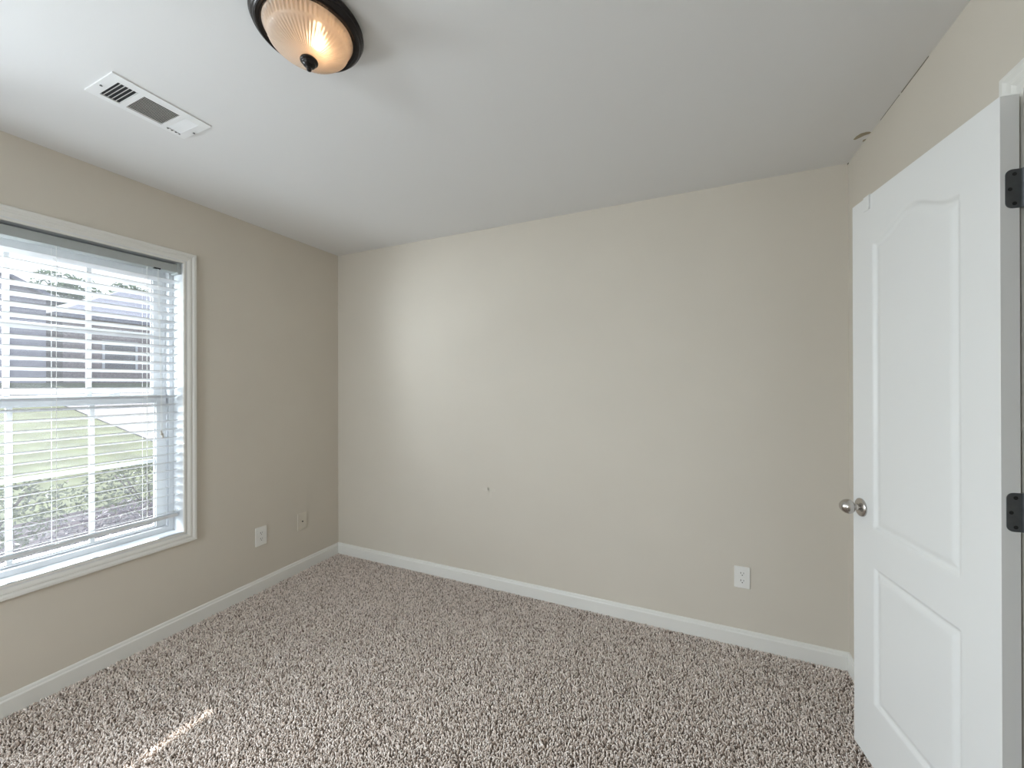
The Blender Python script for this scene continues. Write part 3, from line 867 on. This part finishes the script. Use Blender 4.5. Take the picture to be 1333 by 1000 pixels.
XO = XL - WT
shrub(XO - 1.15, .45, .56, .62, 'low plum leaved shrub below the left part of the window', M_LEAFDARK, 1, 160)
shrub(XO - 1.15, 1.60, .57, .60, 'low plum leaved shrub below the middle of the window', M_LEAFDARK, 2, 140)
shrub(XO - 1.25, 2.75, .56, .66, 'low plum leaved shrub at the right edge of the window', M_LEAFDARK, 3, 90)
shrub(XO - 2.35, 1.12, .56, .66, 'green leafy shrub behind the plum shrubs at the left', M_LEAF, 4, 60)
shrub(XO - 2.4, 2.28, .56, .64, 'green leafy shrub behind the plum shrubs in the middle', M_LEAF, 5, 40)
shrub(XO - 2.65, 3.45, .55, .70, 'green leafy shrub by the lawn edge nearest the driveway', M_LEAF, 6, 30)


def gable_house(name, label, x0, x1, y0, y1, base, eave, ridge, axis, wall_m, wins, garage=None):
    """front is the x1 side (faces the window). axis = ridge direction."""
    root = tag(empty(name, ((x0 + x1) / 2, (y0 + y1) / 2, base)), label, 'house', group='houses across the street')
    inv = Matrix.Translation((-(x0 + x1) / 2, -(y0 + y1) / 2, -base))
    def part(n, bm, m, parent=None):
        bmesh.ops.transform(bm, matrix=inv, verts=bm.verts); return obj(n, bm, m, parent or root)
    bm = boxes((x0, x1, y0, y1, base - .6, eave))
    xm, ym = (x0 + x1) / 2, (y0 + y1) / 2
    if axis == 'x':
        for x in (x0, x1):
            pass
        a = [bm.verts.new(p) for p in ((x0, y0, eave), (x0, y1, eave), (x0, ym, ridge - .1))]; b = [bm.verts.new(p) for p in ((x1, y0, eave), (x1, y1, eave), (x1, ym, ridge - .1))]
        bm.faces.new(a); bm.faces.new(b[::-1])
        for i in range(3):
            j = (i + 1) % 3; bm.faces.new((a[i], a[j], b[j], b[i]))
    w = part('house_wall', bm, wall_m)
    o = .4; t = .18
    bm = bmesh.new()
    def slab(q):
        lo = [bm.verts.new(p) for p in q]; hi = [bm.verts.new((p[0], p[1], p[2] + t)) for p in q]
        bm.faces.new(lo); bm.faces.new(hi[::-1])
        for i in range(len(q)):
            j = (i + 1) % len(q); bm.faces.new((lo[i], lo[j], hi[j], hi[i]))
    if axis == 'x':
        k = o * (ridge - eave) / (ym - y0)
        slab([(x0 - o, y0 - o, eave - k), (x1 + o, y0 - o, eave - k), (x1 + o, ym, ridge), (x0 - o, ym, ridge)])
        slab([(x0 - o, ym, ridge), (x1 + o, ym, ridge), (x1 + o, y1 + o, eave - k), (x0 - o, y1 + o, eave - k)])
    else:
        ins = (x1 - x0) * .45                                   # hipped ends
        slab([(x1 + o, y0 - o, eave - .15), (x1 + o, y1 + o, eave - .15), (xm, y1 - ins, ridge), (xm, y0 + ins, ridge)])
        slab([(x0 - o, y1 + o, eave - .15), (x0 - o, y0 - o, eave - .15), (xm, y0 + ins, ridge), (xm, y1 - ins, ridge)])
        slab([(x1 + o, y1 + o, eave - .15), (x0 - o, y1 + o, eave - .15), (xm, y1 - ins, ridge)])
        slab([(x0 - o, y0 - o, eave - .15), (x1 + o, y0 - o, eave - .15), (xm, y0 + ins, ridge)])
    part('house_roof', bm, M_ROOF)
    for yc, zc, ww, hh in wins:
        bm = bmesh.new(); bar_frame(bm, x1 - .02, x1 + .06, yc - ww / 2 - .1, yc + ww / 2 + .1, zc - hh / 2 - .1, zc + hh / 2 + .1, .1, .1, .1, .1)
        f = part('house_window', bm, M_HTRIM)
        part('window_pane', boxes((x1 + .005, x1 + .02, yc - ww / 2, yc + ww / 2, zc - hh / 2, zc + hh / 2)), M_HGLASS, f)
    if garage:
        part('garage_door', boxes((x1 + .005, x1 + .05, garage - 2.4, garage + 2.4, base, base + 2.2)), M_HTRIM)
    return root


gable_house('house', 'two storey house with a steep gable across the street at the left', XO - 35, XO - 25.2, -3.5, 8.2, 1.5, 5.6, 8.8, 'x', M_SIDING,
            [(0, 3.0, 1.2, 1.5), (2.6, 3.0, 1.2, 1.5), (5.9, 3.0, 1.0, 1.5), (2.3, 6.3, 1.2, 1.3)])
gable_house('house', 'long brick house with a hipped roof across the street at the right', XO - 36, XO - 26.0, 9.0, 24.0, 1.5, 5.0, 7.6, 'y', M_BRICK,
            [(11.2, 3.0, 1.3, 1.5), (14.0, 3.0, 1.3, 1.5)], garage=20.0)


def tree(x, y, h, rad, label, seed):
    g = ground_z(XO - x)
    root = tag(empty('tree', (x, y, g)), label, 'tree', group='trees behind the houses')
    bm = bmesh.new(); tube(bm, [(0, 0, -.2), (.05, .02, h * .4), (0, .05, h * .75)], .16, 8); obj('trunk', bm, M_BARK, root)
    rng0 = random.Random(seed); lobes = [(rng0.uniform(-.5, .5) * rad, rng0.uniform(-.5, .5) * rad, h * (.55 + .35 * rng0.random()), rad * rng0.uniform(.45, .7)) for _ in range(8)]
    def pos(r):
        a, b, c, q = r.choice(lobes); t, f, k = r.uniform(0, 2 * PI), r.uniform(-1, 1), q * r.uniform(.6, 1)
        s_ = math.sqrt(1 - f * f); return (a + k * s_ * math.cos(t), b + k * s_ * math.sin(t), c + k * f * .9)
    obj('crown', leaf_cloud(2600, pos, .34, seed), M_TREELEAF, root)
    return root


tree(XO - 38.5, 12.5, 8.2, 2.2, 'leafy tree showing between the two houses', 11)
tree(XO - 40, 17.5, 8.8, 2.6, 'leafy tree above the roof of the brick house', 12)
tree(XO - 39.5, 23.5, 9.2, 2.8, 'leafy tree behind the far end of the brick house', 13)
